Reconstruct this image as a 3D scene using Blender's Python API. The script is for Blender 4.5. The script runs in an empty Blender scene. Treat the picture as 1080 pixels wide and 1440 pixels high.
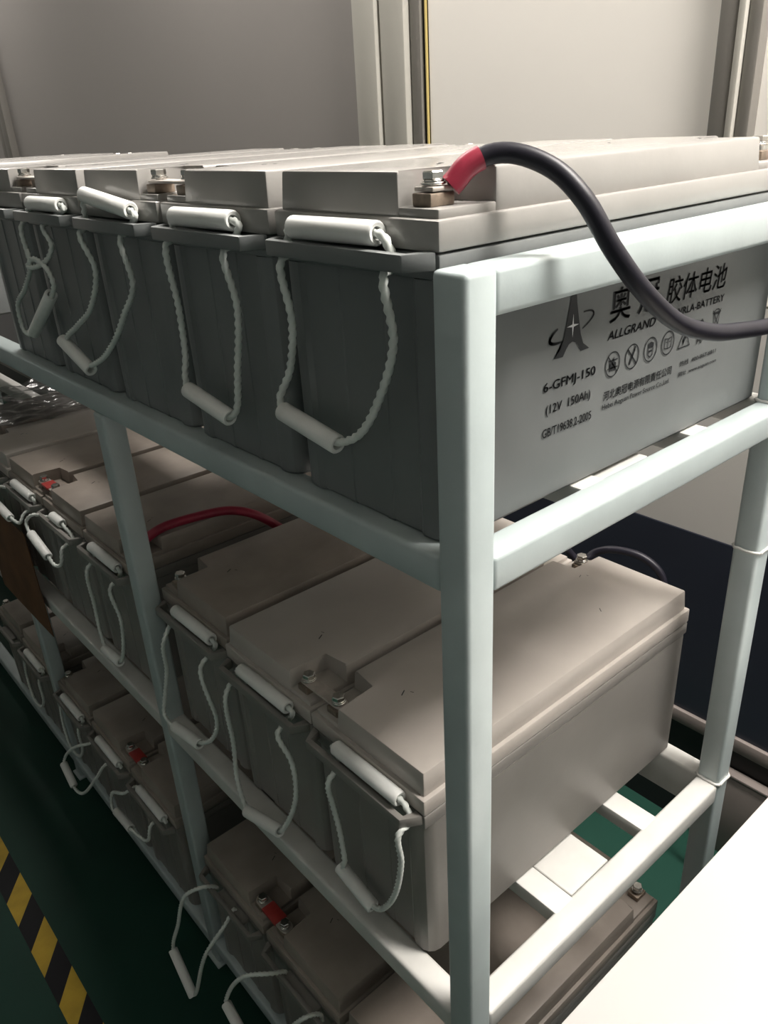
import bpy, bmesh, math, random
from mathutils import Vector, Matrix
random.seed(7)
S = 0.001                                     # everything below is measured in millimetres
scn = bpy.context.scene
COL = scn.collection

# ------------------------------------------------------------------ camera
R_ = Vector((0.753984, -0.65488, -0.05139)); U_ = Vector((0.321078, 0.299155, 0.898563)); F_ = Vector((0.573077, 0.694002, -0.435825))
cd = bpy.data.cameras.new('camera'); cam = bpy.data.objects.new('camera', cd); COL.objects.link(cam)
cd.sensor_fit = 'VERTICAL'; cd.sensor_height = 24.0; cd.lens = 1126.23 / 1440 * 24.0
cd.clip_start = 0.02; cd.clip_end = 60
m = Matrix(((R_.x, U_.x, -F_.x, -0.3574), (R_.y, U_.y, -F_.y, -0.34375), (R_.z, U_.z, -F_.z, 0.29035), (0, 0, 0, 1)))
cam.matrix_world = m
scn.camera = cam

# ------------------------------------------------------------------ world, exposure
w = bpy.data.worlds.new('world'); scn.world = w; w.use_nodes = True
w.node_tree.nodes['Background'].inputs[0].default_value = (0.85, 0.90, 0.90, 1)
w.node_tree.nodes['Background'].inputs[1].default_value = 0.03
scn.view_settings.view_transform = 'Standard'; scn.view_settings.look = 'None'
scn.view_settings.exposure = 0.0; scn.view_settings.gamma = 1.0; scn.view_settings.use_curve_mapping = False

LIGHTS = [  # name, centre (mm), size x, size y, watts, colour
    ('ceiling_lamp', (640, -600, 1590), 380, 1000, 86, (1.0, 0.955, 0.90)),
    ('ceiling_lamp', (560, 1500, 1590), 300, 900, 26, (1.0, 0.955, 0.90)),
    ('ceiling_lamp', (620, 3700, 1590), 300, 1200, 26, (1.0, 0.955, 0.90)),
]

# ------------------------------------------------------------------ materials
MATS = {}
def mat(name, col, rough=0.5, metal=0.0, spec=0.5, var=0.0, scale=20.0, bump=0.0, col2=None, thresh=None, coat=0.0, stretch=(1, 1, 1)):
    if name in MATS: return MATS[name]
    M = bpy.data.materials.new(name); M.use_nodes = True
    nt = M.node_tree; b = nt.nodes['Principled BSDF']
    b.inputs['Base Color'].default_value = (*col, 1); b.inputs['Roughness'].default_value = rough
    b.inputs['Metallic'].default_value = metal; b.inputs['Specular IOR Level'].default_value = spec
    b.inputs['Coat Weight'].default_value = coat
    if var > 0 or bump > 0 or col2:
        tc = nt.nodes.new('ShaderNodeTexCoord'); mp = nt.nodes.new('ShaderNodeMapping'); mp.inputs['Scale'].default_value = stretch
        geo = nt.nodes.new('ShaderNodeNewGeometry')
        nz = nt.nodes.new('ShaderNodeTexNoise'); nz.inputs['Scale'].default_value = scale; nz.inputs['Detail'].default_value = 6
        nt.links.new(geo.outputs['Position'], mp.inputs['Vector']); nt.links.new(mp.outputs[0], nz.inputs['Vector'])
        rp = nt.nodes.new('ShaderNodeValToRGB')
        lo, hi = thresh if thresh else (0.32, 0.68)
        rp.color_ramp.elements[0].position = lo; rp.color_ramp.elements[1].position = hi
        c2 = col2 if col2 else tuple(c * (1 - var) for c in col)
        rp.color_ramp.elements[0].color = (*c2, 1); rp.color_ramp.elements[1].color = (*col, 1)
        nt.links.new(nz.outputs['Fac'], rp.inputs['Fac']); nt.links.new(rp.outputs['Color'], b.inputs['Base Color'])
        if bump > 0:
            bp = nt.nodes.new('ShaderNodeBump'); bp.inputs['Strength'].default_value = bump; bp.inputs['Distance'].default_value = 0.002
            nz2 = nt.nodes.new('ShaderNodeTexNoise'); nz2.inputs['Scale'].default_value = scale * 14; nz2.inputs['Detail'].default_value = 3
            nt.links.new(geo.outputs['Position'], nz2.inputs['Vector'])
            nt.links.new(nz2.outputs['Fac'], bp.inputs['Height']); nt.links.new(bp.outputs['Normal'], b.inputs['Normal'])
    MATS[name] = M
    return M
case_m = mat('case_plastic', (0.180, 0.190, 0.189), 0.38, var=0.14, scale=9, bump=0.05)
lid_m = mat('lid_plastic', (0.50, 0.455, 0.415), 0.30, var=0.13, scale=11, bump=0.05)
lid_top = mat('lid_plastic_clean', (0.315, 0.302, 0.285), 0.24, var=0.10, scale=11, bump=0.04)
case_warm = mat('case_plastic_warm', (0.245, 0.230, 0.212), 0.38, var=0.14, scale=9, bump=0.05)
lid_brown = mat('lid_plastic_brown', (0.34, 0.29, 0.25), 0.42, var=0.25, scale=14, bump=0.08)  # darker, browner and more mottled lid tone, most middle and bottom batteries
frame_m = mat('frame_paint', (0.455, 0.515, 0.515), 0.33, var=0.10, scale=16, bump=0.04)
slat_m = mat('slat_paint', (0.62, 0.61, 0.58), 0.40, var=0.12, scale=22, bump=0.05)
rope_m = mat('rope_nylon', (0.76, 0.79, 0.75), 0.75, var=0.15, scale=80)
grip_m = mat('grip_plastic', (0.84, 0.84, 0.81), 0.45, var=0.06, scale=40)
ink_m = mat('print_ink', (0.012, 0.014, 0.016), 0.5)
star_m = mat('print_white', (0.62, 0.64, 0.64), 0.5)
steel_m = mat('bolt_steel', (0.72, 0.70, 0.66), 0.25, metal=1.0, var=0.2, scale=120)
lead_m = mat('terminal_lead', (0.34, 0.27, 0.21), 0.45, metal=0.6, var=0.4, scale=150, bump=0.2)
brass_m = mat('busbar_tinned', (0.60, 0.54, 0.49), 0.4, metal=0.35, var=0.25, scale=90)
red_m = mat('red_sleeve', (0.33, 0.022, 0.05), 0.42, var=0.2, scale=60)
redbar_m = mat('red_sleeve_bar', (0.42, 0.035, 0.03), 0.5, var=0.2, scale=60)
black_m = mat('black_cable', (0.012, 0.011, 0.018), 0.42, spec=0.3, var=0.2, scale=60)
floor_m = mat('floor_epoxy', (0.008, 0.046, 0.031), 0.6, spec=0.22, var=0.22, scale=4, bump=0.02)
wallw_m = mat('wall_white', (0.88, 0.84, 0.785), 0.55, var=0.03, scale=3)
wallg_m = mat('wall_grey', (0.25, 0.233, 0.22), 0.5, var=0.04, scale=2)
walll_m = mat('wall_lower', (0.52, 0.50, 0.47), 0.5, var=0.05, scale=3)
wallr_m = mat('wall_right_paint', (0.44, 0.46, 0.46), 0.6, var=0.03, scale=3)
wallf_m = mat('wall_front_paint', (0.10, 0.115, 0.117), 0.6, var=0.03, scale=3)
navy_m = mat('navy_board', (0.020, 0.024, 0.038), 0.4, var=0.15, scale=4)
blackgap_m = mat('black_skirting', (0.008, 0.008, 0.009), 0.6)
alu_m = mat('mullion_paint', (0.52, 0.50, 0.45), 0.42, var=0.06, scale=8)
alud_m = mat('mullion_dark', (0.22, 0.205, 0.185), 0.5, var=0.06, scale=8)
yel_m = mat('edge_strip_yellow', (0.55, 0.43, 0.16), 0.5)
table_m = mat('table_laminate', (0.53, 0.51, 0.495), 0.2, var=0.02, scale=4)
tablee_m = mat('table_steel', (0.50, 0.50, 0.50), 0.4)
ty_m = mat('tape_yellow', (0.50, 0.33, 0.03), 0.6, spec=0.25, var=0.2, scale=30)
tb_m = mat('tape_black', (0.010, 0.010, 0.012), 0.65, spec=0.2)
card_m = mat('card_brown', (0.17, 0.075, 0.03), 0.8, var=0.4, scale=15)
plinth_m = mat('plinth_paint', (0.20, 0.17, 0.155), 0.6, var=0.2, scale=8)
ceil_m = mat('ceiling_paint', (0.75, 0.75, 0.73), 0.7, var=0.03, scale=4)
housing_m = mat('lamp_housing', (0.8, 0.8, 0.8), 0.4)
film_m = bpy.data.materials.new('clear_film'); film_m.use_nodes = True
b = film_m.node_tree.nodes['Principled BSDF']
b.inputs['Base Color'].default_value = (0.16, 0.16, 0.155, 1); b.inputs['Roughness'].default_value = 0.12; b.inputs['Alpha'].default_value = 0.35
glow_m = bpy.data.materials.new('lamp_diffuser'); glow_m.use_nodes = True
b = glow_m.node_tree.nodes['Principled BSDF']
b.inputs['Base Color'].default_value = (0.9, 0.9, 0.9, 1); b.inputs['Emission Color'].default_value = (1, 0.95, 0.88, 1); b.inputs['Emission Strength'].default_value = 3.0

# ------------------------------------------------------------------ mesh helpers
def finish(name, bm, material, angle=35):
    bmesh.ops.recalc_face_normals(bm, faces=bm.faces[:])
    me = bpy.data.meshes.new(name); bm.to_mesh(me); bm.free()
    for mm in (material if isinstance(material, (list, tuple)) else [material]): me.materials.append(mm)
    me.shade_smooth(); me.set_sharp_from_angle(angle=math.radians(angle))
    return me
def obj(name, me, parent=None, loc=(0, 0, 0), rot=(0, 0, 0)):
    o = bpy.data.objects.new(name, me); COL.objects.link(o)
    o.location = Vector(loc) * S; o.rotation_euler = rot
    if parent: o.parent = parent
    return o
def thing(name, label, cat, loc=(0, 0, 0), rz=0.0, group=None):
    o = bpy.data.objects.new(name, None); COL.objects.link(o); o.empty_display_size = 0.02
    o.location = Vector(loc) * S; o.rotation_euler = (0, 0, rz)
    o['label'] = label; o['category'] = cat
    if group: o['group'] = group
    return o
def struct(o):
    o['kind'] = 'structure'; return o
def prism(bm, pts, z0, z1, bevel=0.0, seg=2, draft=0.0, mi=0, vert_only=False):
    """closed polygon pts extruded z0..z1; draft pulls the top in towards the polygon's interior"""
    n = len(pts)
    lo = [bm.verts.new(Vector((x, y, z0)) * S) for x, y in pts]
    if draft:
        P2 = []
        for i in range(n):
            a, b_, c = Vector(pts[i - 1]), Vector(pts[i]), Vector(pts[(i + 1) % n])
            d1 = (b_ - a).normalized(); d2 = (c - b_).normalized()
            n1 = Vector((-d1.y, d1.x)); n2 = Vector((-d2.y, d2.x)); k = n1 + n2
            k = k / max(0.4, k.dot(n1))
            P2.append(b_ + k * draft)
    else: P2 = pts
    hi = [bm.verts.new(Vector((p[0], p[1], z1)) * S) for p in P2]
    fs = [bm.faces.new(lo[::-1]), bm.faces.new(hi)]
    for i in range(n): fs.append(bm.faces.new((lo[i], lo[(i + 1) % n], hi[(i + 1) % n], hi[i])))
    for f in fs: f.material_index = mi
    if bevel:
        es = set()
        for f in fs:
            for e in f.edges: es.add(e)
        if vert_only: es = [e for e in es if abs(e.verts[0].co.z - e.verts[1].co.z) > 1e-6]
        bmesh.ops.bevel(bm, geom=list(es), offset=bevel * S, segments=seg, profile=0.5, affect='EDGES', clamp_overlap=True)
def box(bm, x0, x1, y0, y1, z0, z1, bevel=0.0, seg=2, mi=0):
    prism(bm, [(x0, y0), (x1, y0), (x1, y1), (x0, y1)], z0, z1, bevel, seg, mi=mi)
def box_mesh(name, d, material, bevel=0.0, seg=2):
    bm = bmesh.new(); box(bm, *d, bevel, seg); return finish(name, bm, material)
def cyl(bm, c, axis, r, h, n=16, bevel=0.0, r2=None):
    ax = Vector(axis).normalized(); a = ax.orthogonal().normalized(); b_ = ax.cross(a)
    c = Vector(c); r2 = r if r2 is None else r2
    prof = [(0, 0), (r - bevel, 0), (r, bevel), (r2, h - bevel), (r2 - bevel, h), (0, h)] if bevel else [(0, 0), (r, 0), (r2, h), (0, h)]
    lathe(bm, prof, c, ax, a, b_, n)
def lathe(bm, prof, c, ax, a, b_, n):
    rings = []
    for r, h in prof:
        if r < 1e-6: rings.append([bm.verts.new((c + ax * h) * S)])
        else: rings.append([bm.verts.new((c + ax * h + (a * math.cos(2 * math.pi * i / n) + b_ * math.sin(2 * math.pi * i / n)) * r) * S) for i in range(n)])
    for p, q in zip(rings, rings[1:]):
        for i in range(n):
            j = (i + 1) % n
            if len(p) == 1 and len(q) == 1: continue
            if len(p) == 1: bm.faces.new((p[0], q[i], q[j]))
            elif len(q) == 1: bm.faces.new((p[i], p[j], q[0]))
            else: bm.faces.new((p[i], p[j], q[j], q[i]))
def spline(pts, step):
    P = [Vector(p) for p in pts]; P = [P[0] * 2 - P[1]] + P + [P[-1] * 2 - P[-2]]
    raw = []
    for i in range(1, len(P) - 2):
        p0, p1, p2, p3 = P[i - 1:i + 3]
        def tj(ti, a, b_): return ti + max(1e-6, (b_ - a).length) ** 0.5
        t0 = 0; t1 = tj(t0, p0, p1); t2 = tj(t1, p1, p2); t3 = tj(t2, p2, p3)
        for k in range(24):
            t = t1 + (t2 - t1) * k / 24
            A1 = p0 * ((t1 - t) / (t1 - t0)) + p1 * ((t - t0) / (t1 - t0))
            A2 = p1 * ((t2 - t) / (t2 - t1)) + p2 * ((t - t1) / (t2 - t1))
            A3 = p2 * ((t3 - t) / (t3 - t2)) + p3 * ((t - t2) / (t3 - t2))
            B1 = A1 * ((t2 - t) / (t2 - t0)) + A2 * ((t - t0) / (t2 - t0))
            B2 = A2 * ((t3 - t) / (t3 - t1)) + A3 * ((t - t1) / (t3 - t1))
            raw.append(B1 * ((t2 - t) / (t2 - t1)) + B2 * ((t - t1) / (t2 - t1)))
    raw.append(P[-2])
    out = [raw[0]]; acc = 0
    for a, b_ in zip(raw, raw[1:]):
        L = (b_ - a).length; 
        while acc + L >= step:
            t = (step - acc) / L; a = a + (b_ - a) * t; out.append(a.copy()); L = (b_ - a).length; acc = 0
        acc += L
    out.append(raw[-1]); return out
def sweep(bm, path, r, n=9, lobes=0, pitch=16.0, cap=True, amp=0.17, mi=0):
    T = [(path[min(i + 1, len(path) - 1)] - path[max(i - 1, 0)]).normalized() for i in range(len(path))]
    a = T[0].orthogonal().normalized(); rings = []; s = 0
    for i, p in enumerate(path):
        if i: s += (p - path[i - 1]).length
        a = (a - T[i] * a.dot(T[i])).normalized(); b_ = T[i].cross(a)
        ring = []
        for k in range(n):
            th = 2 * math.pi * k / n
            rr = r * (1 + amp * math.cos(lobes * (th - 2 * math.pi * s / pitch))) if lobes else r
            ring.append(bm.verts.new((p + (a * math.cos(th) + b_ * math.sin(th)) * rr) * S))
        rings.append(ring)
    for p, q in zip(rings, rings[1:]):
        for k in range(n):
            f = bm.faces.new((p[k], p[(k + 1) % n], q[(k + 1) % n], q[k])); f.material_index = mi
    if cap: bm.faces.new(rings[0][::-1]); bm.faces.new(rings[-1])
def rope_mesh(name, pts):
    bm = bmesh.new(); sweep(bm, spline(pts, 2.6), 2.9, 12, 3, 24.0, amp=0.27); return finish(name, bm, rope_m, 60)
def grip_mesh(name, a, b_, r=8.5):
    """white sleeve, an open tube from a to b"""
    a, b_ = Vector(a), Vector(b_); ax = (b_ - a); L = ax.length; ax.normalize(); p = ax.orthogonal().normalized(); q = ax.cross(p)
    bm = bmesh.new()
    prof = [(r * .52, 4), (r * .56, .6), (r * .85, 0), (r, 1.6), (r * 1.01, L * .5), (r, L - 1.6), (r * .85, L), (r * .56, L - .6), (r * .52, L - 4), (r * .52, 4)]
    lathe(bm, prof, a, ax, p, q, 18)
    bmesh.ops.remove_doubles(bm, verts=bm.verts[:], dist=1e-7)
    return finish(name, bm, grip_m, 50)

# ------------------------------------------------------------------ room shell (structure)
FL = -1120; WX = 930; CE = 1620
def sbox(name, d, material, bevel=0, parent=None):
    o = obj(name, box_mesh(name, d, material, bevel), parent)
    if not parent: struct(o)
    return o
sbox('floor', (-1600, WX + 60, -2600, 5600, FL - 60, FL), floor_m)
sbox('ceiling', (-1600, WX + 60, -2600, 5600, CE, CE + 60), ceil_m)
sbox('wall_front', (-1360, -1300, -2600, 5600, FL, CE), wallf_m)
sbox('wall_right', (-1300, WX + 60, -2660, -2600, FL, CE), wallr_m)
sbox('wall_left', (-1300, WX + 60, 5600, 5660, FL, CE), wallw_m)
wall = sbox('wall_back', (WX + 8, WX + 60, -2600, 5600, FL, CE), walll_m)
def wpart(name, d, mt, bevel=0): return sbox(name, d, mt, bevel, wall)
wpart('grey_panel', (WX - 4, WX + 8, 1189, 3528, 0, CE), wallg_m)
wpart('white_panel', (WX - 4, WX + 8, 352, 986, 0, CE), wallw_m)
wpart('white_panel', (WX - 4, WX + 8, -2600, 295, 0, CE), wallw_m)
wpart('grey_panel', (WX - 4, WX + 8, 3653, 5600, 0, CE), wallg_m)
wpart('lower_panel', (WX - 4, WX + 8, 213, 5600, -427, -4), walll_m)
wpart('navy_panel', (WX - 6, WX + 8, -2600, 199, -826, -4), navy_m)
wpart('navy_panel', (WX - 6, WX + 8, 203, 5600, -826, -428), navy_m)
sbox('trim_4', (WX - 14, WX + 8, -2600, 5600, -859, -827), plinth_m, 3)
sbox('baseboard_back', (WX - 3, WX + 8, -2600, 5600, FL, -860), blackgap_m)
# mullion between the grey and the white panel: two proud bars, a groove, a thin strip with a yellowish edge
t1 = sbox('trim_1', (WX - 34, WX + 8, 1116, 1189, 0, CE), alu_m, 4)
sbox('second_bar', (WX - 26, WX + 8, 1036, 1110, 0, CE), alu_m, 4, t1)
sbox('groove', (WX - 8, WX + 8, 1110, 1116, 0, CE), alud_m, 0, t1)
sbox('thin_bar', (WX - 12, WX + 8, 1003, 1032, 0, CE), alud_m, 2, t1)
sbox('edge_strip', (WX - 8, WX + 8, 990, 993, 0, CE), yel_m, 0, t1)
sbox('shadow_gap', (WX - 3, WX + 8, 986, 1036, 0, CE), blackgap_m, 0, t1)
t2 = sbox('trim_2', (WX - 30, WX + 8, 328, 356, 0, CE), alud_m, 3)
sbox('light_bar', (WX - 34, WX + 8, 315, 326, 0, CE), alu_m, 2, t2)
sbox('second_bar', (WX - 26, WX + 8, 293, 314, 0, CE), alud_m, 3, t2)
t3 = sbox('trim_3', (WX - 34, WX + 8, 3528, 3592, 0, CE), alud_m, 4)
sbox('second_bar', (WX - 28, WX + 8, 3598, 3655, 0, CE), alud_m, 4, t3)
# ceiling lamps (above the frame): housing, diffuser and the light itself
for i, (nm, c, sx, sy, watts, colr) in enumerate(LIGHTS):
    t = thing('ceiling_lamp', ('flush white ceiling lamp above the white table at the right',
                               'flush white ceiling lamp right above the battery rack', 'flush white ceiling lamp farthest along the room')[i], 'lamp', (c[0], c[1], CE), 0, 'ceiling lamps')
    obj('housing', box_mesh('housing', (-sx / 2 - 20, sx / 2 + 20, -sy / 2 - 20, sy / 2 + 20, -22, 0), housing_m, 3), t)
    obj('diffuser', box_mesh('diffuser', (-sx / 2, sx / 2, -sy / 2, sy / 2, -28, -22.2), glow_m, 2), t)
    L = bpy.data.lights.new('lamp_light', 'AREA'); L.shape = 'RECTANGLE'; L.size = sx * S; L.size_y = sy * S; L.energy = watts; L.color = colr
    lo = bpy.data.objects.new('lamp_light', L); COL.objects.link(lo); lo.parent = t; lo.location = (0, 0, -32 * S)

# ------------------------------------------------------------------ rack
T = 30.7; HT = 207; ML = -535; DL = -1054; XR = 466; END = 3200
rack = thing('battery_rack', 'white painted square-tube steel rack holding three tiers of grey batteries', 'rack', (0, 0, FL))
def rk(name, d, mt=frame_m, bevel=4.5, seg=3): 
    d = list(d); d[4] -= FL; d[5] -= FL
    return obj(name, box_mesh(name, d, mt, bevel, seg), rack)
rk('post', (0, T, 0, T, FL + 4, HT)); rk('post', (XR + 15, XR + 15 + T, 0, T, FL + 4, HT - 1))
for y in (651,): 
    rk('post', (0, T, y, y + T, FL + 4, 0 - T)); rk('post', (XR + 15, XR + 15 + T, y, y + T, FL + 4, -T))
for y in (1316,): rk('post', (0, T, y, y + T, FL + 4, ML - T)); rk('post', (XR + 15, XR + 15 + T, y, y + T, FL + 4, ML - T))
for y in (2000, 3169): rk('post', (0, T, y, y + T, FL + 4, -T)); rk('post', (XR + 15, XR + 15 + T, y, y + T, FL + 4, -T))
rk('top_rail', (T - 3, XR + 18, 0.3, T - .3, HT - 31.5, HT - .2))
for z in (0, ML, DL):
    rk('side_rail', (T - 2, XR + 17, 0.3, T - .3, z - T, z), slat_m if z else frame_m)
    if z == 0:
        rk('front_beam', (0.3, T - .3, T - 2, END, z - T, z))
    else: rk('front_beam', (0.3, T - .3, T - 2, END, z - T, z), slat_m if z == ML else frame_m)
    rk('rear_beam', (XR + 15.3, XR + 15 + T - .3, T - 2, END, z - (61 if z == ML else T), z), slat_m)
    if z > DL:
        rk('slat', (170, 202, T - 7, END, z - 22, z - .15), slat_m, 2, 2)
        rk('slat', (345, 377, T - 7, END, z - 22, z - .15), slat_m, 2, 2)
        rk('flat_strip', (205, 278, T + 1, END - 300, z - 10, z - 3), slat_m, 1, 1)
    else: rk('slat', (170, 202, T - 7, END, z - 22, z - .15), slat_m, 2, 2); rk('slat', (345, 377, T - 7, END, z - 22, z - .15), slat_m, 2, 2)
# weld collar on the rear post and beads where rails meet posts
def bead(x0, y0, z, r=1.6, tilt=0):
    bm = bmesh.new()
    c = [(x0 - 1, y0 - 1, z), (x0 + T + 1, y0 - 1, z), (x0 + T + 1, y0 + T + 1, z), (x0 - 1, y0 + T + 1, z)]
    pts = []
    for i in range(4):
        a, b_ = Vector(c[i]), Vector(c[(i + 1) % 4])
        for k in range(1, 8): pts.append(a + (b_ - a) * k / 8 + Vector((0, 0, random.uniform(-.8, .8) - FL)))
    pts.append(pts[0] + Vector((0, .2, 0)))
    sweep(bm, pts, r, 8); obj('weld_bead', finish('weld_bead', bm, slat_m, 60), rack)
bead(XR + 15, 0, -178, 1.8); bead(XR + 15, 0, ML + 1.5, 2.2); bead(XR + 15, 0, 1.5, 1.8)
for y in (0, 651):
    for x in (0, XR + 15): obj('foot', box_mesh('foot', (x - 6, x + T + 6, y - 6, y + T + 6, 0, 5), frame_m, 1.5), rack)
for y in (1316, 2000, 3169):
    for x in (0, XR + 15): obj('foot', box_mesh('foot', (x - 6, x + T + 6, y - 6, y + T + 6, 0, 5), frame_m, 1.5), rack)

# ------------------------------------------------------------------ batteries
BL, BW = 480, 184
def case_mesh():
    bm = bmesh.new()
    W = BW; L = BL
    half = [(13, 0), (5, 5), (0, 13), (0, 20), (7, 25)]                    # front right corner, chamfer, step into the recessed panel
    ribs = []
    for yc in (66, 116): ribs += [(3, yc - 5), (2.0, yc - 4), (2.0, yc + 4), (3, yc + 5)]
    front = [(16, 0), (9, 1.8), (3.6, 6), (.6, 12), (0, 18), (0, 24), (3, 29)] + ribs + [(3, W - 29), (0, W - 24), (0, W - 18), (.6, W - 12), (3.6, W - 6), (9, W - 1.8), (16, W)]
    back = [(L - 6, W), (L, W - 6), (L, 6), (L - 6, 0)]
    out = front + back
    def scaled(k): return [(L / 2 + (x - L / 2) * (1 - k * 2 / L), W / 2 + (y - W / 2) * (1 - k * 2 / W)) for x, y in out]
    lev = [(0, 4.0), (3, 1.6), (60, 1.2), (196, 0.6)]
    rings = [[bm.verts.new(Vector((x, y, z)) * S) for x, y in scaled(k)] for z, k in lev]
    n = len(out)
    bm.faces.new(rings[0])
    for a, b_ in zip(rings, rings[1:]):
        for i in range(n): bm.faces.new((a[i], b_[i], b_[(i + 1) % n], a[(i + 1) % n]))
    bm.faces.new(rings[-1][::-1])
    prism(bm, [(0, 0), (L, 0), (L, W), (0, W)], 196.2, 213, 2, 2)             # collar band under the lid
    return finish('case', bm, case_m, 25)
def ledge_mesh():
    bm = bmesh.new(); W = BW
    prism(bm, [(-21, 14), (-14, 14), (-14, W - 14), (-21, W - 14)], 203, 215, 1.2)           # front bar
    prism(bm, [(-21, 14), (-1, 2), (-.4, 12), (-15, 16)], 203, 215, 1.0)
    prism(bm, [(-21, W - 14), (-15, W - 16), (-.4, W - 12), (-1, W - 2)], 203, 215, 1.0)
    prism(bm, [(-14.4, 44), (-.4, 44), (-.4, W - 62), (-14.4, W - 62)], 203, 210, .8)      # floor between the two rope slots
    return finish('handle_ledge', bm, case_m, 30)
def lid_mesh(side, lid_kind, crossed=False):
    bm = bmesh.new(); L, W = BL, BW; a, nx, ny = 4, 58, 42; rn = 74 if lid_kind == 2 else 42       # rn: width of the rear cutout
    prism(bm, [(-.5, -.5), (L + .5, -.5), (L + .5, W + .5), (-.5, W + .5)], 214.2, 234, 2.2, 2)
    P = [(nx, a), (L - nx, a), (L - nx, rn), (L - a, rn), (L - a, W - a), (a, W - a), (a, ny), (nx, ny)]
    Q = [(a + 1, a + 1), (nx + 2, a + 1), (nx + 2, ny + 2), (a + 1, ny + 2)]
    Q2 = [(L - nx - 2, a + 1), (L - a - 1, a + 1), (L - a - 1, rn + 2), (L - nx - 2, rn + 2)]
    if crossed:                                    # rear terminal on the other long side
        P = [(nx, a), (L - a, a), (L - a, W - ny), (L - nx, W - ny), (L - nx, W - a), (a, W - a), (a, ny), (nx, ny)]
        Q2 = [(L - nx - 2, W - ny - 2), (L - a - 1, W - ny - 2), (L - a - 1, W - a - 1), (L - nx - 2, W - a - 1)]
    if side == 'left':
        mir = lambda pts: [(x, W - y) for x, y in pts][::-1]
        P, Q, Q2 = mir(P), mir(Q), mir(Q2)
    prism(bm, P, 233, 262, 2.2, 2, draft=2.0)
    for (mx, my, ln, an) in ((74, 74, 9, .5), (82, 80, 4, 2.0), (L - 70, 60, 6, .3), (L - 62, 66, 3, 1.6), (L - 120, 128, 7, .9)):   # small moulded marks
        if side == 'left': my = W - my
        ex, ey = math.cos(an) * ln / 2, math.sin(an) * ln / 2
        prism(bm, [(mx - ex + ey * .12, my - ey - ex * .12), (mx + ex + ey * .12, my + ey - ex * .12), (mx + ex - ey * .12, my + ey + ex * .12), (mx - ex - ey * .12, my - ey + ex * .12)], 261.8, 262.3, mi=1)
    prism(bm, Q, 233, 240, 1.5, 2); prism(bm, Q2, 233, 240, 1.5, 2)
    return finish('lid', bm, [(lid_m, lid_brown, lid_top)[lid_kind], ink_m], 30)
def block_mesh():
    bm = bmesh.new(); box(bm, -11, 11, -9, 9, 240, 248.5, 1.2, 2); return finish('terminal', bm, lead_m)
def bolt_mesh():
    bm = bmesh.new()
    cyl(bm, (0, 0, 248.4), (0, 0, 1), 4, 6, 14); cyl(bm, (0, 0, 253), (0, 0, 1), 8.5, 1.6, 20, .4); cyl(bm, (0, 0, 254.5), (0, 0, 1), 7.2, 1.6, 20, .4)
    cyl(bm, (0, 0, 256), (0, 0, 1), 7.5, 5.5, 6, .8)
    return finish('bolt', bm, steel_m, 30)
case_me2 = case_mesh(); case_me2.materials[0] = case_warm; ledge_me2 = ledge_mesh(); ledge_me2.materials[0] = case_warm
case_me, ledge_me, block_me, bolt_me = case_mesh(), ledge_mesh(), block_mesh(), bolt_mesh()
LID = {}
def battery(x, y, z, side, label, lidmat=0, rz=0.0, rope=None, tube=None, upper=True, crossed=False):
    t = thing('battery', label, 'battery', (x, y, z), rz, 'grey batteries on the rack')
    obj('case', case_me if z > -100 else case_me2, t)
    if z > -100: lidmat = 2
    key = (side, lidmat, crossed)
    if key not in LID: LID[key] = lid_mesh(*key)
    obj('lid', LID[key], t)
    obj('handle_ledge', ledge_me if z > -100 else ledge_me2, t)
    ty = 26 if side == 'right' else BW - 26
    for tx in (21, BL - 20):
        b_ = obj('terminal', block_me, t, (tx, BW - ty if crossed and tx > 200 else ty, 0)); obj('bolt', bolt_me, b_, (0, 0, 0))
    # rope handle: rope = world points of the hanging part (right slot -> left slot), tube = (right end, left end) of the upper sleeve in local mm
    a, b_ = tube if tube else ((-8, 30, 224), (-8, 134, 224))
    if rope:
        pts, g = rope
        loc = [(p[0] - x, p[1] - y, p[2] - z) for p in pts]
        ra = Vector(a); rb = Vector(b_); d = (rb - ra).normalized()
        if not upper: path = [(-8, loc[0][1] - 2, 200), (-9, loc[0][1], 212), *loc, (-9, loc[-1][1], 212), (-8, loc[-1][1] + 2, 200)]
        else: path = [ra + d * 12, ra, ra - d * 7 + Vector((0, 0, -3)), (-8, loc[0][1], 205), *loc, (-8, loc[-1][1], 205), rb + d * 6 + Vector((0, 0, -3)), rb, rb - d * 12]
        rp = obj('rope_handle', rope_mesh('rope_handle', path), t)
        if g is not None:
            ga, gb = [Vector((p[0] - x, p[1] - y, p[2] - z)) for p in g]
            obj('hanging_grip', grip_mesh('hanging_grip', ga, gb, 8.2), rp)
        if upper: obj('grip', grip_mesh('grip', a, b_), rp)
    return t
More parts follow.
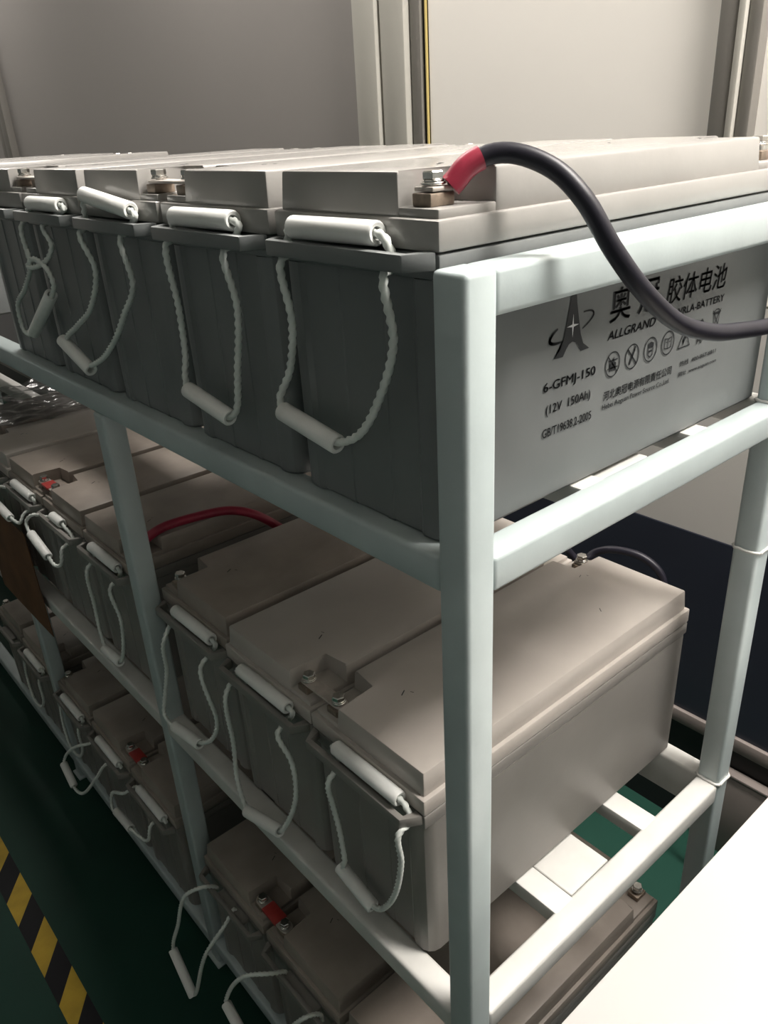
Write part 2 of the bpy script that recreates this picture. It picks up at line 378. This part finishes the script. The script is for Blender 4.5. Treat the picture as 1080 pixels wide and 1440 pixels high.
# ---- top tier -------------------------------------------------------
XB, YB, PT = 14.3, 36.4, 194.2
def by(i): return YB + PT * i
B1 = battery(XB, by(0), 0, 'right', 'grey battery with black printed side, nearest on the top shelf, black cable bolted to it',
    rope=([(-2, 73, 199), (3, 72, 154), (0, 87.7, 110), (-3, 111, 77.6), (-5, 143, 65), (-5, 176, 70), (-4, 209, 75), (-2, 217, 84), (3, 205, 110), (2, 193, 153), (-2, 195, 197)], ((-5, 135, 64), (-5, 211, 75.5))),
    tube=((-8, 50, 224.5), (-9, 148, 224)))
B2 = battery(XB, by(1), 0, 'left', 'second grey battery on the top shelf, straight hanging rope, bolted to busbar', rz=0.002,
    rope=([(-2, 280, 199), (3, 277, 154), (0, 286, 95), (-2, 296, 55), (-5, 308, 48), (-5, 344, 54), (-5, 379, 60), (-3, 386, 72), (2, 389, 90), (2, 386, 141), (-2, 384, 198)], ((-5, 302, 48), (-5, 381, 60.5))),
    tube=((-8, 40, 224.5), (-9, 142, 224)))
B3 = battery(XB, by(2), 0, 'right', 'third grey battery on the top shelf, rope swung left, upper sleeve tilted and bright', rz=-0.002,
    rope=([(-2, 484, 199), (1, 481, 152), (-3, 510, 118), (-5, 537, 91), (-5, 585, 60), (-5, 618, 46), (-6, 640, 40), (-6, 681, 44), (-5, 702, 62), (-3, 660, 85), (0, 609, 114), (2, 578, 160), (-2, 592, 197)], ((-6, 635, 34), (-6, 716, 60))),
    tube=((-12, 32, 226), (-10, 148, 238)))
B4 = battery(XB, by(3), 0, 'left', 'fourth grey battery on the top shelf, rope handle tied in a knot', rz=0.002,
    rope=([(-2, 704, 199), (-1, 690, 180), (-4, 700, 165), (-10, 730, 152), (-13, 758, 150), (-10, 742, 160), (-8, 700, 148), (-8, 694, 132), (-7, 720, 112), (-6, 770, 80), (-6, 835, 50), (-5, 868, 54), (-5, 868, 85), (-6, 820, 112), (-7, 775, 141), (-12, 750, 156), (-11, 752, 168), (-4, 775, 163), (-2, 784, 194)], ((-6, 716, 118), (-6, 822, 54))),
    tube=((-8, 32, 224.5), (-9, 132, 224)))
B5 = battery(XB, by(4), 0, 'right', 'leftmost front battery of the near top group, cut by the left edge of the photo')
for i, y in enumerate((1304, 1498, 1692)):
    battery(XB, y, 0, 'left' if i % 2 == 0 else 'right', ('battery of the far top-shelf group standing nearest the near group', 'middle battery of the far top-shelf group',
        'farthest battery of the far top-shelf group, last lid under the wall')[i])
# ---- middle tier ----------------------------------------------------
MX = 25; MZ = ML
M1 = battery(MX, 84, MZ, 'left', 'grey battery nearest on the middle shelf, right behind the front post', 0,
    rope=([(2, 97, -324 - 12), (5, 100, -381), (8, 121, -455), (9, 150, -499), (10, 172, -505), (10, 190, -500), (9, 212, -488), (8, 206, -470), (9, 212, -425), (6, 215, -390), (0, 209, -345)], ((10, 160, -508), (10, 220, -492))),
    tube=((-8, 26, 224.5), (-8, 130, 224)))
M2 = battery(MX, 271, MZ, 'right', 'second grey battery on the middle shelf, terminal joined by the bare busbar', 0, 0.002,
    rope=([(0, 306, -340), (4, 290, -375), (3, 289, -428), (-3, 310, -485), (-7, 325, -506), (-8, 360, -516), (-8, 400, -530), (-6, 412, -525), (-2, 430, -500), (2, 432, -440), (0, 424, -350)], ((-8, 320, -502), (-8, 404, -531))),
    tube=((-8, 32, 224.5), (-8, 136, 224)))
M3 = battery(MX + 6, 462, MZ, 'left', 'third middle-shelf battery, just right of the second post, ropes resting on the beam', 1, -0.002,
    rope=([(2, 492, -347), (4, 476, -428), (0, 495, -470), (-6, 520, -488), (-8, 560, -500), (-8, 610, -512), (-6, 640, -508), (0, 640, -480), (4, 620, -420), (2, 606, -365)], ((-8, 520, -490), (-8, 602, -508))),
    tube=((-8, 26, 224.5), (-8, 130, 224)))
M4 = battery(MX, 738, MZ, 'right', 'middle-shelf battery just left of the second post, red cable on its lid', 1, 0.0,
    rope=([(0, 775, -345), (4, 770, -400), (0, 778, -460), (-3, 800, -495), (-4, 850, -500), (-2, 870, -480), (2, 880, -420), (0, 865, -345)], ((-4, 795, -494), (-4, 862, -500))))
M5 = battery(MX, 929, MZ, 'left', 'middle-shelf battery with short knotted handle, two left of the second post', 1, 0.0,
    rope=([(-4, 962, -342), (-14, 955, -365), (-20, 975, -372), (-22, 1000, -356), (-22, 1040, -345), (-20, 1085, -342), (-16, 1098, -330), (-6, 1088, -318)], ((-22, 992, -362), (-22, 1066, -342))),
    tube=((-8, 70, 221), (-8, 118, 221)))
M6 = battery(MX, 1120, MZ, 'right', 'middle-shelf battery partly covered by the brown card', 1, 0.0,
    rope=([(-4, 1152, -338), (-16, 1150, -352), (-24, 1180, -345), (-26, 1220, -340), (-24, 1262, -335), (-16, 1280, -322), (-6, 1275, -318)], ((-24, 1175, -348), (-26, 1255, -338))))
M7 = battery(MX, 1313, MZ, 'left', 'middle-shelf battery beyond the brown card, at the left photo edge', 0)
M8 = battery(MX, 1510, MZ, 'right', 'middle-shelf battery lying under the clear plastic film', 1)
# ---- bottom tier ----------------------------------------------------
DX = 6; DZ = DL
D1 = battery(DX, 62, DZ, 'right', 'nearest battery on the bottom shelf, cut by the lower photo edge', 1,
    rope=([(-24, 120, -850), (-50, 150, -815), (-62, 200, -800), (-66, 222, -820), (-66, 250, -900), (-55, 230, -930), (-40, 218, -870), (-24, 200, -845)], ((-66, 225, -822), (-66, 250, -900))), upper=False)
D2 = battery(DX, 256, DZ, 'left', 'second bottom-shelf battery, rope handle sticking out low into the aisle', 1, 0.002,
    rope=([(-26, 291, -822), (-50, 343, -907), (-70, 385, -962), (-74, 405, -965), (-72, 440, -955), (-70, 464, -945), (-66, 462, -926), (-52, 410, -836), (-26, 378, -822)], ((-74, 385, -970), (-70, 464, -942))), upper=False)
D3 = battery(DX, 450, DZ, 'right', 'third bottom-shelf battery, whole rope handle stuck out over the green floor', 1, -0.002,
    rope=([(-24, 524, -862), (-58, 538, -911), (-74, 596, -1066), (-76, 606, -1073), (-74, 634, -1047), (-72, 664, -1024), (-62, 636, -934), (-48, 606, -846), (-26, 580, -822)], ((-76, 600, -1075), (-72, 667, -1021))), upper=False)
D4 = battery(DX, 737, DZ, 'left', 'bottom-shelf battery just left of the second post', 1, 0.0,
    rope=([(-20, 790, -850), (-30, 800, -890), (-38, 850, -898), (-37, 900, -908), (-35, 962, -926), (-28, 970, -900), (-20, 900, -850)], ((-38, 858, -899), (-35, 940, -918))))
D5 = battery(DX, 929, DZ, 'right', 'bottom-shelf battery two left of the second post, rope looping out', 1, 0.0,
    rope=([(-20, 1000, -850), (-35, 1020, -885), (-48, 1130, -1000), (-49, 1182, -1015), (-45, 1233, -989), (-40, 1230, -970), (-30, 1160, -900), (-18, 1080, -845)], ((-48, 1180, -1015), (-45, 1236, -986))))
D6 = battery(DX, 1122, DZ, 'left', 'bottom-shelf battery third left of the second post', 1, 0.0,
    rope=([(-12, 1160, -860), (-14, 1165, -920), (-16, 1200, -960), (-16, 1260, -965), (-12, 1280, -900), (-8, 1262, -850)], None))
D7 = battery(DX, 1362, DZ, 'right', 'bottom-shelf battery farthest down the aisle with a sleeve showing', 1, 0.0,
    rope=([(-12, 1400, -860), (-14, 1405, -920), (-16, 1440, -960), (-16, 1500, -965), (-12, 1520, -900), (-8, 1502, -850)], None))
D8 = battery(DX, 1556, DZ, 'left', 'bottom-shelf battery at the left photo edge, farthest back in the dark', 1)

# ------------------------------------------------------------------ print on the near battery's side
def text_mesh(s, bold=0.0, shear=0.0):
    c = bpy.data.curves.new('txt', 'FONT'); c.body = s; c.size = 1.0; c.offset = bold; c.resolution_u = 3; c.shear = shear
    o = bpy.data.objects.new('txt', c); COL.objects.link(o)
    bpy.context.view_layer.update()
    dg = bpy.context.evaluated_depsgraph_get()
    me = bpy.data.meshes.new_from_object(o.evaluated_get(dg))
    bpy.data.objects.remove(o); bpy.data.curves.remove(c)
    return me
def printed(s, x0, x1, z0, z1, parent, bold=0.0, shear=0.0, name='printed_line'):
    """lettering on the -y face, spanning x0..x1 and z0..z1 (world mm)"""
    me = text_mesh(s, 0.0, shear)
    xs = [v.co.x for v in me.vertices]; ys = [v.co.y for v in me.vertices]
    ax, bx, ay, by_ = min(xs), max(xs), min(ys), max(ys)
    for v in me.vertices:
        X = x0 + (v.co.x - ax) / (bx - ax) * (x1 - x0); Z = z0 + (v.co.y - ay) / (by_ - ay) * (z1 - z0)
        v.co = Vector((X - XB, 0.35, Z)) * S
    if bold:                                       # heavier weight: the outline repeated a hair to each side
        bm = bmesh.new(); bm.from_mesh(me); g0 = bm.verts[:] + bm.edges[:] + bm.faces[:]; h = (z1 - z0) * bold
        for k, (dx, dz) in enumerate(((h, 0), (-h, 0), (0, h * .5), (0, -h * .5))):
            d = bmesh.ops.duplicate(bm, geom=g0)
            bmesh.ops.translate(bm, verts=[v for v in d['geom'] if isinstance(v, bmesh.types.BMVert)], vec=Vector((dx, .01 * k, dz)) * S)
        bm.to_mesh(me); bm.free()
    me.materials.clear(); me.materials.append(ink_m); me.name = name
    return obj(name, me, parent)
def flat(name, polys, parent, material=ink_m, y=0.35):
    """filled outlines on the -y face, world x/z mm"""
    bm = bmesh.new()
    for p in polys:
        vs = [bm.verts.new(Vector((px - XB, y, pz)) * S) for px, pz in p]
        f = bm.faces.new(vs)
    bmesh.ops.triangulate(bm, faces=bm.faces[:])
    me = bpy.data.meshes.new(name); bm.to_mesh(me); bm.free(); me.materials.append(material)
    return obj(name, me, parent)
def stroke(pts, w, closed=False):
    """ribbon quads along a polyline"""
    out = []; n = len(pts)
    for i in range(n if closed else n - 1):
        a = Vector(pts[i]); b_ = Vector(pts[(i + 1) % n]); d = (b_ - a)
        if d.length < 1e-6: continue
        d.normalize(); q = Vector((-d.y, d.x)) * w / 2; a = a - d * w * .2; b_ = b_ + d * w * .2
        out.append([tuple(a + q), tuple(a - q), tuple(b_ - q), tuple(b_ + q)])
    return out
def ring(cx, cz, rx, rz, w, n=28, a0=0, a1=360):
    pts = [(cx + rx * math.cos(math.radians(a0 + (a1 - a0) * i / n)), cz + rz * math.sin(math.radians(a0 + (a1 - a0) * i / n))) for i in range(n + 1)]
    return stroke(pts, w)
PR = B1
printed('6-GFMJ-150', 125, 192, 92.2, 102.0, PR, 0.02)
printed('(12V  150Ah)', 129, 187, 73.2, 83.0, PR, 0.014)
printed('GB/T19638.2-2005', 125.5, 190, 56.2, 63.6, PR, 0.02)
printed('ALLGRAND', 206, 277, 119.4, 126.8, PR, 0.028, 0.22)
printed('奥', 207.5, 236, 133.5, 161, PR, 0.028)
printed('冠', 248, 278, 133.5, 161, PR, 0.028)
printed('胶体电池', 290, 393, 134, 157, PR, 0.018, 0.12)
printed('GEL-VRLA-BATTERY', 289, 394, 121, 127.6, PR, 0.02)
printed('河北奥冠电源有限責任公司', 206, 312, 67.2, 75.6, PR, 0.02)
printed('Hebei Aoguan Power Source Co.,Ltd.', 205.5, 310, 58.2, 64.2, PR, 0.016)
printed('热线  400-867-6811', 325.5, 391, 70.8, 76, PR, 0.02)
printed('网址  www.aoguan.com', 325.5, 394, 60.4, 65.6, PR, 0.02)
# emblem: tower-shaped A with a four-point star and an orbit
def emblem():
    tower = []
    L_ = [(155.0, 167.5), (153.4, 158), (150.6, 146), (147.4, 133), (143.5, 124.5), (136, 119.0), (147.5, 118.6)]
    Rr = [(161.0, 167.5), (162.6, 158), (165.6, 146), (169.0, 133), (173.0, 124.5), (181.5, 119.0), (170.0, 118.6)]
    arch = [(151.0, 123.5), (154.5, 127.2), (158.7, 128.6), (163, 127.2), (166.8, 123.5)]
    outline = L_ + arch + Rr[::-1]
    flat('emblem', [outline], PR, ink_m, 0.35)
    cx, cz = 158.2, 141.2
    st = []
    for i in range(8):
        r = (9.5, 1.5)[i % 2]; a = math.radians(45 * i + 90); st.append((cx + r * math.cos(a) * .8, cz + r * math.sin(a)))
    flat('emblem_star', [st], PR, star_m, 0.1)
    orb = []
    n = 60; W_ = []
    for i in range(n + 1):
        a = math.radians(128 + 288 * i / n); ex = 28 * math.cos(a); ez = 7.2 * math.sin(a); ro = math.radians(13)
        W_.append((cx - .5 + ex * math.cos(ro) - ez * math.sin(ro), cz - 1 + ex * math.sin(ro) + ez * math.cos(ro)))
    for i in range(n):
        wv = 0.7 + 2.2 * max(0, -math.cos(math.radians(128 + 288 * i / n))) ** 2 + 0.8 * max(0, math.cos(math.radians(128 + 288 * i / n)))
        if 146.5 < W_[i][0] < 169.5 and 128 < W_[i][1]: continue
        orb += stroke(W_[i:i + 2], wv)
    flat('emblem_orbit', orb, PR)
emblem()
icx = [(216.4, 97.6), (244.8, 98.2), (273, 98.6), (301, 98.8)]
for k, (cx, cz) in enumerate(icx):
    pol = ring(cx, cz, 10, 10.6, 1.1)
    if k == 0:      # no open flame
        pol += [[(cx - 4, cz - 5.5), (cx + 4.2, cz - 5.5), (cx + 5, cz + .5), (cx + 2.2, cz + 2), (cx + 1.2, cz + 6.6), (cx - 2, cz + 2), (cx - 4.6, cz + 2.4), (cx - 3.8, cz - 1)]]
        pol += stroke([(cx - 7, cz + 7.4), (cx + 7, cz - 7.4)], 1.3) + stroke([(cx - 7, cz - 3), (cx + 7, cz - 3)], 1.2) + stroke([(cx - 6, cz + 3.5), (cx + 6.5, cz + 3.5)], 1)
    elif k == 1:    # no tools across the poles
        pol += stroke([(cx - 7, cz + 7.4), (cx + 7, cz - 7.4)], 1.5) + stroke([(cx - 3.5, cz - 6), (cx + 3, cz + 5.5)], 2.6) + stroke([(cx + 3, cz + 5), (cx + 3.4, cz + 8)], 1.6)
    elif k == 2:    # face shield
        pol += [[(cx - 4.4, cz + 1.5), (cx - 4.4, cz + 5.4), (cx, cz + 7), (cx + 4.4, cz + 5.4), (cx + 4.4, cz + 1.5)]]
        pol += stroke([(cx - 4, cz + 1), (cx - 3.4, cz - 5), (cx, cz - 7), (cx + 3.4, cz - 5), (cx + 4, cz + 1)], 1.1) + stroke([(cx - 2.5, cz - 1.5), (cx + 2.5, cz - 1.5)], 1.8)
    else:           # read the manual
        pol += stroke([(cx - 5.5, cz - 4.5), (cx - 5.5, cz + 4.5), (cx, cz + 3.6), (cx + 5.5, cz + 4.5), (cx + 5.5, cz - 4.5), (cx, cz - 5.2)], .9, True) + stroke([(cx, cz + 3.6), (cx, cz - 5)], .9)
        pol += stroke([(cx - 3.8, cz + 1), (cx - 1.6, cz + .6)], .7) + stroke([(cx + 1.6, cz + .6), (cx + 3.8, cz + 1)], .7)
    flat('safety_icon', pol, PR)
cx, cz = 329, 97
pol = stroke([(cx - 10, cz - 7.6), (cx + 10, cz - 7.6), (cx, cz + 10)], 1.1, True)
pol += [[(cx + 1.5, cz + 5.4), (cx - 2.6, cz - .8), (cx - .2, cz - .8), (cx - 1.6, cz - 6), (cx + 2.8, cz + .8), (cx + .4, cz + .8)]]
flat('safety_icon', pol, PR)
cx, cz = 357, 101.5      # recycling arrows round Pb
pol = stroke([(cx - 7, cz - 1), (cx - 2.2, cz + 7)], 2.4) + stroke([(cx + 1.2, cz + 7.6), (cx + 6.2, cz - .6)], 2.4) + stroke([(cx + 6.6, cz - 4.8), (cx - 6, cz - 4.8)], 2.4)
pol += [[(cx - 4.4, cz + 5.2), (cx + .8, cz + 9.4), (cx + .8, cz + 4.6)], [(cx + 3.8, cz - .6), (cx + 8.6, cz + .6), (cx + 6.8, cz - 3.6)], [(cx - 4.4, cz - 2.2), (cx - 8.4, cz - 4.8), (cx - 4.4, cz - 7.4)]]
flat('safety_icon', pol, PR); printed('Pb', 352, 362, 87, 92.5, PR, 0.01)
cx, cz = 384, 105.5      # crossed-out bin
pol = stroke([(cx - 5.4, cz + 5), (cx - 4, cz - 8), (cx + 4, cz - 8), (cx + 5.4, cz + 5)], .9, True) + stroke([(cx - 7, cz + 6.2), (cx + 7, cz + 6.2)], 1.2) + stroke([(cx - 4.6, cz + 7.4), (cx - 2, cz + 9.2), (cx + 2.4, cz + 9.2), (cx + 4.8, cz + 7.4)], 1)
pol += stroke([(cx - 7, cz + 8.6), (cx + 6.4, cz - 9.6)], 1.1) + stroke([(cx + 7, cz + 8.6), (cx - 6.4, cz - 9.6)], 1.1) + ring(cx + 3, cz - 8.6, 1.4, 1.4, .8, 10)
flat('safety_icon', pol, PR)

# ------------------------------------------------------------------ busbars and cables
def busbar(x0, y0, x1, y1, z, material, label, w=18, name='busbar', th=2.6):
    t = thing(name, label, 'busbar', ((x0 + x1) / 2, (y0 + y1) / 2, z), math.atan2(y1 - y0, x1 - x0), 'busbars joining neighbouring batteries')
    L = math.hypot(x1 - x0, y1 - y0)
    bm = bmesh.new()
    pts = []
    n = 8
    for i in range(n + 1): a = math.pi / 2 + math.pi * i / n; pts.append((-L / 2 + math.cos(a) * w / 2 - 3, math.sin(a) * w / 2))
    for i in range(n + 1): a = -math.pi / 2 + math.pi * i / n; pts.append((L / 2 + math.cos(a) * w / 2 + 3, math.sin(a) * w / 2))
    prism(bm, pts, 0, th, .5, 1)
    obj('bar', finish('bar', bm, brass_m), t)
    if material is not brass_m:
        bm = bmesh.new(); box(bm, -L / 2 + 12, L / 2 - 12, -w / 2 - 1.4, w / 2 + 1.4, -1.2, th + 1.4, 1.2); obj('red_sleeve', finish('red_sleeve', bm, material), t)
    return t
bz = 249.3
Rt, Lt = 26, BW - 26
busbar(XB + 21, by(2) + Rt, XB + 21, by(1) + Lt, bz, brass_m, 'bare metal busbar between second and third top-shelf battery', 20)
busbar(XB + 21, by(4) + Rt, XB + 21, by(3) + Lt, bz, brass_m, 'bare metal busbar between fourth and fifth top-shelf battery', 20)
busbar(MX + 21, 271 + Rt, MX + 21, 84 + Lt, MZ + bz, brass_m, 'slim bare busbar joining the two nearest middle-shelf batteries', 17)
busbar(MX + 21, 1120 + Rt, MX + 21, 929 + Lt, MZ + bz, redbar_m, 'red sleeved busbar on the middle shelf left of second post', 20)
busbar(DX + 21, 450 + Rt, DX + 21, 256 + Lt, DZ + bz, redbar_m, 'red sleeved busbar joining two bottom-shelf batteries', 20)
busbar(DX + 21, 929 + Rt, DX + 21, 737 + Lt, DZ + bz, redbar_m, 'red sleeved busbar on the bottom shelf beyond second post', 20)

t = thing('battery_cable', 'thick black cable with red sleeved end arching from the nearest top battery', 'cable', (XB + 21, YB + 26, 249))
def cable_part(name, pts, r, material, parent, n=14, step=5):
    bm = bmesh.new(); o = parent.location / S
    sweep(bm, [p - o for p in spline(pts, step)], r, n); return obj(name, finish(name, bm, material, 60), parent)
CA = [(40, 55, 251), (46, 52, 257), (52, 49, 263), (66, 40, 269), (76.5, 27, 268.5), (87.8, 5, 258.5), (94, -14, 240.9), (106, -30, 210), (128, -41, 181), (168, -46, 153), (220, -46, 136), (265, -45, 128.5), (313, -45, 123), (420, -40, 118), (600, -20, 110), (800, 60, 60), (830, 150, -200), (830, 160, -600), (830, 170, -1110)]
cable_part('conductor', [(56.5, 46.8, 265.0)] + CA[3:], 6.6, black_m, t, 16)
cable_part('red_sleeve', [(44, 55, 251.5), (47, 53, 255), (51.5, 50, 261), (56.5, 46.8, 265.0), (61, 43.7, 267.4)], 7.8, red_m, t, 16, 3)
bm = bmesh.new(); box(bm, -9, 14, -9, 9, .2, 3.2, 1); obj('lug', finish('lug', bm, brass_m), t)
t = thing('battery_cable', 'red cable arching in the gap left of the third middle-shelf battery', 'cable', (46, 764, MZ + 249.3))
bm = bmesh.new(); box(bm, -9, 16, -8, 8, 0, 3, 1); obj('lug', finish('lug', bm, brass_m), t)
cable_part('conductor', [(60, 763, MZ + 252.5), (74, 760, MZ + 262), (96, 754, MZ + 271), (150, 745, MZ + 273), (200, 731, MZ + 271), (230, 712, MZ + 262), (262, 696, MZ + 236), (300, 696, MZ + 190), (340, 696, MZ + 90), (360, 696, MZ + 12)], 7.5, red_m, t)
t = thing('battery_cable', 'thin black cable curling behind the nearest middle-shelf battery lid', 'cable', (MX + BL - 20, 84 + Lt, MZ + 249.3))
bm = bmesh.new(); box(bm, -8, 12, -8, 8, 0, 3, 1); obj('lug', finish('lug', bm, brass_m), t)
cable_part('conductor', [(495, 240, MZ + 252), (506, 236, MZ + 259), (516, 215, MZ + 268), (530, 175, MZ + 266), (536, 148, MZ + 248), (536, 140, MZ + 215), (536, 160, MZ + 180), (534, 220, MZ + 180), (525, 275, MZ + 220), (510, 294, MZ + 248), (500, 297, MZ + 256), (492, 297, MZ + 265)], 5.5, black_m, t)

# ------------------------------------------------------------------ table, floor tape, card, film, floor trunking
t = thing('white_table', 'white laminate table with glossy top at the lower right corner', 'table', (300, -420, FL))
TZ = -400 - FL
obj('tabletop', box_mesh('tabletop', (-320, 370, -370, 319, TZ - 26, TZ), table_m, 2.5), t)
for sx in (-290, 340):
    for sy in (-340, 288): obj('leg', box_mesh('leg', (sx - 18, sx + 18, sy - 18, sy + 18, 0, TZ - 27), tablee_m, 3), t)
obj('apron', box_mesh('apron', (-270, 320, 272, 290, TZ - 110, TZ - 27), tablee_m, 2), t)
obj('apron', box_mesh('apron', (-270, 320, -342, -324, TZ - 110, TZ - 27), tablee_m, 2), t)
t = thing('hazard_tape', 'black and yellow hazard tape on the green floor', 'tape', (-233, 300, FL))
x0, x1 = -24, 24
yy = -397; k = 0
while yy < 3000:
    hgt = 72 if k % 2 == 0 else 73
    bm = bmesh.new(); sk = 62
    prism(bm, [(x0, yy - sk), (x1, yy), (x1, yy + hgt), (x0, yy + hgt - sk)], 0.1, 0.8)
    obj('yellow_stripe' if k % 2 == 0 else 'black_stripe', finish('stripe', bm, ty_m if k % 2 == 0 else tb_m), t)
    yy += hgt; k += 1
def wavy(name, fn, nu, nv, material, th):
    bm = bmesh.new()
    g = [[bm.verts.new(Vector(fn(i / nu, j / nv)) * S) for j in range(nv + 1)] for i in range(nu + 1)]
    for i in range(nu):
        for j in range(nv): bm.faces.new((g[i][j], g[i + 1][j], g[i + 1][j + 1], g[i][j + 1]))
    bmesh.ops.recalc_face_normals(bm, faces=bm.faces[:])
    bmesh.ops.solidify(bm, geom=bm.faces[:], thickness=th * S)
    return finish(name, bm, material, 60)
me = wavy('brown_card', lambda u, v: (-9 - 5 * math.sin(2.6 * u), 1165 + 300 * u + 12 * v, -560 - 62 + 232 * v + 8 * math.sin(3 * u)), 10, 8, card_m, 1.5)
o = obj('brown_card', me); o['label'] = 'dark brown card hanging before middle-shelf batteries at left photo edge'; o['category'] = 'card'
def filmf(u, v):
    x = 30 + 420 * u; y = 1470 + 330 * v
    return (x, y, MZ + 263.5 + 9 * abs(math.sin(17 * u + 5 * v)) * abs(math.cos(11 * v - 3 * u)) + 5 * abs(math.sin(31 * v + 9 * u)))
o = obj('plastic_film', wavy('plastic_film', filmf, 44, 40, film_m, 0.3)); o['label'] = 'crumpled clear plastic film lying on far middle-shelf batteries'; o['category'] = 'film'
t = thing('floor_trunking', 'low brown-grey box standing on floor behind the rack, under the wall', 'box', (912, -700, FL))
obj('body', box_mesh('body', (-6, 13, -700, 902, 0, 206), plinth_m, 3), t)
obj('cover', box_mesh('cover', (-9, 13, -704, 905, 206.3, 214), plinth_m, 2), t)
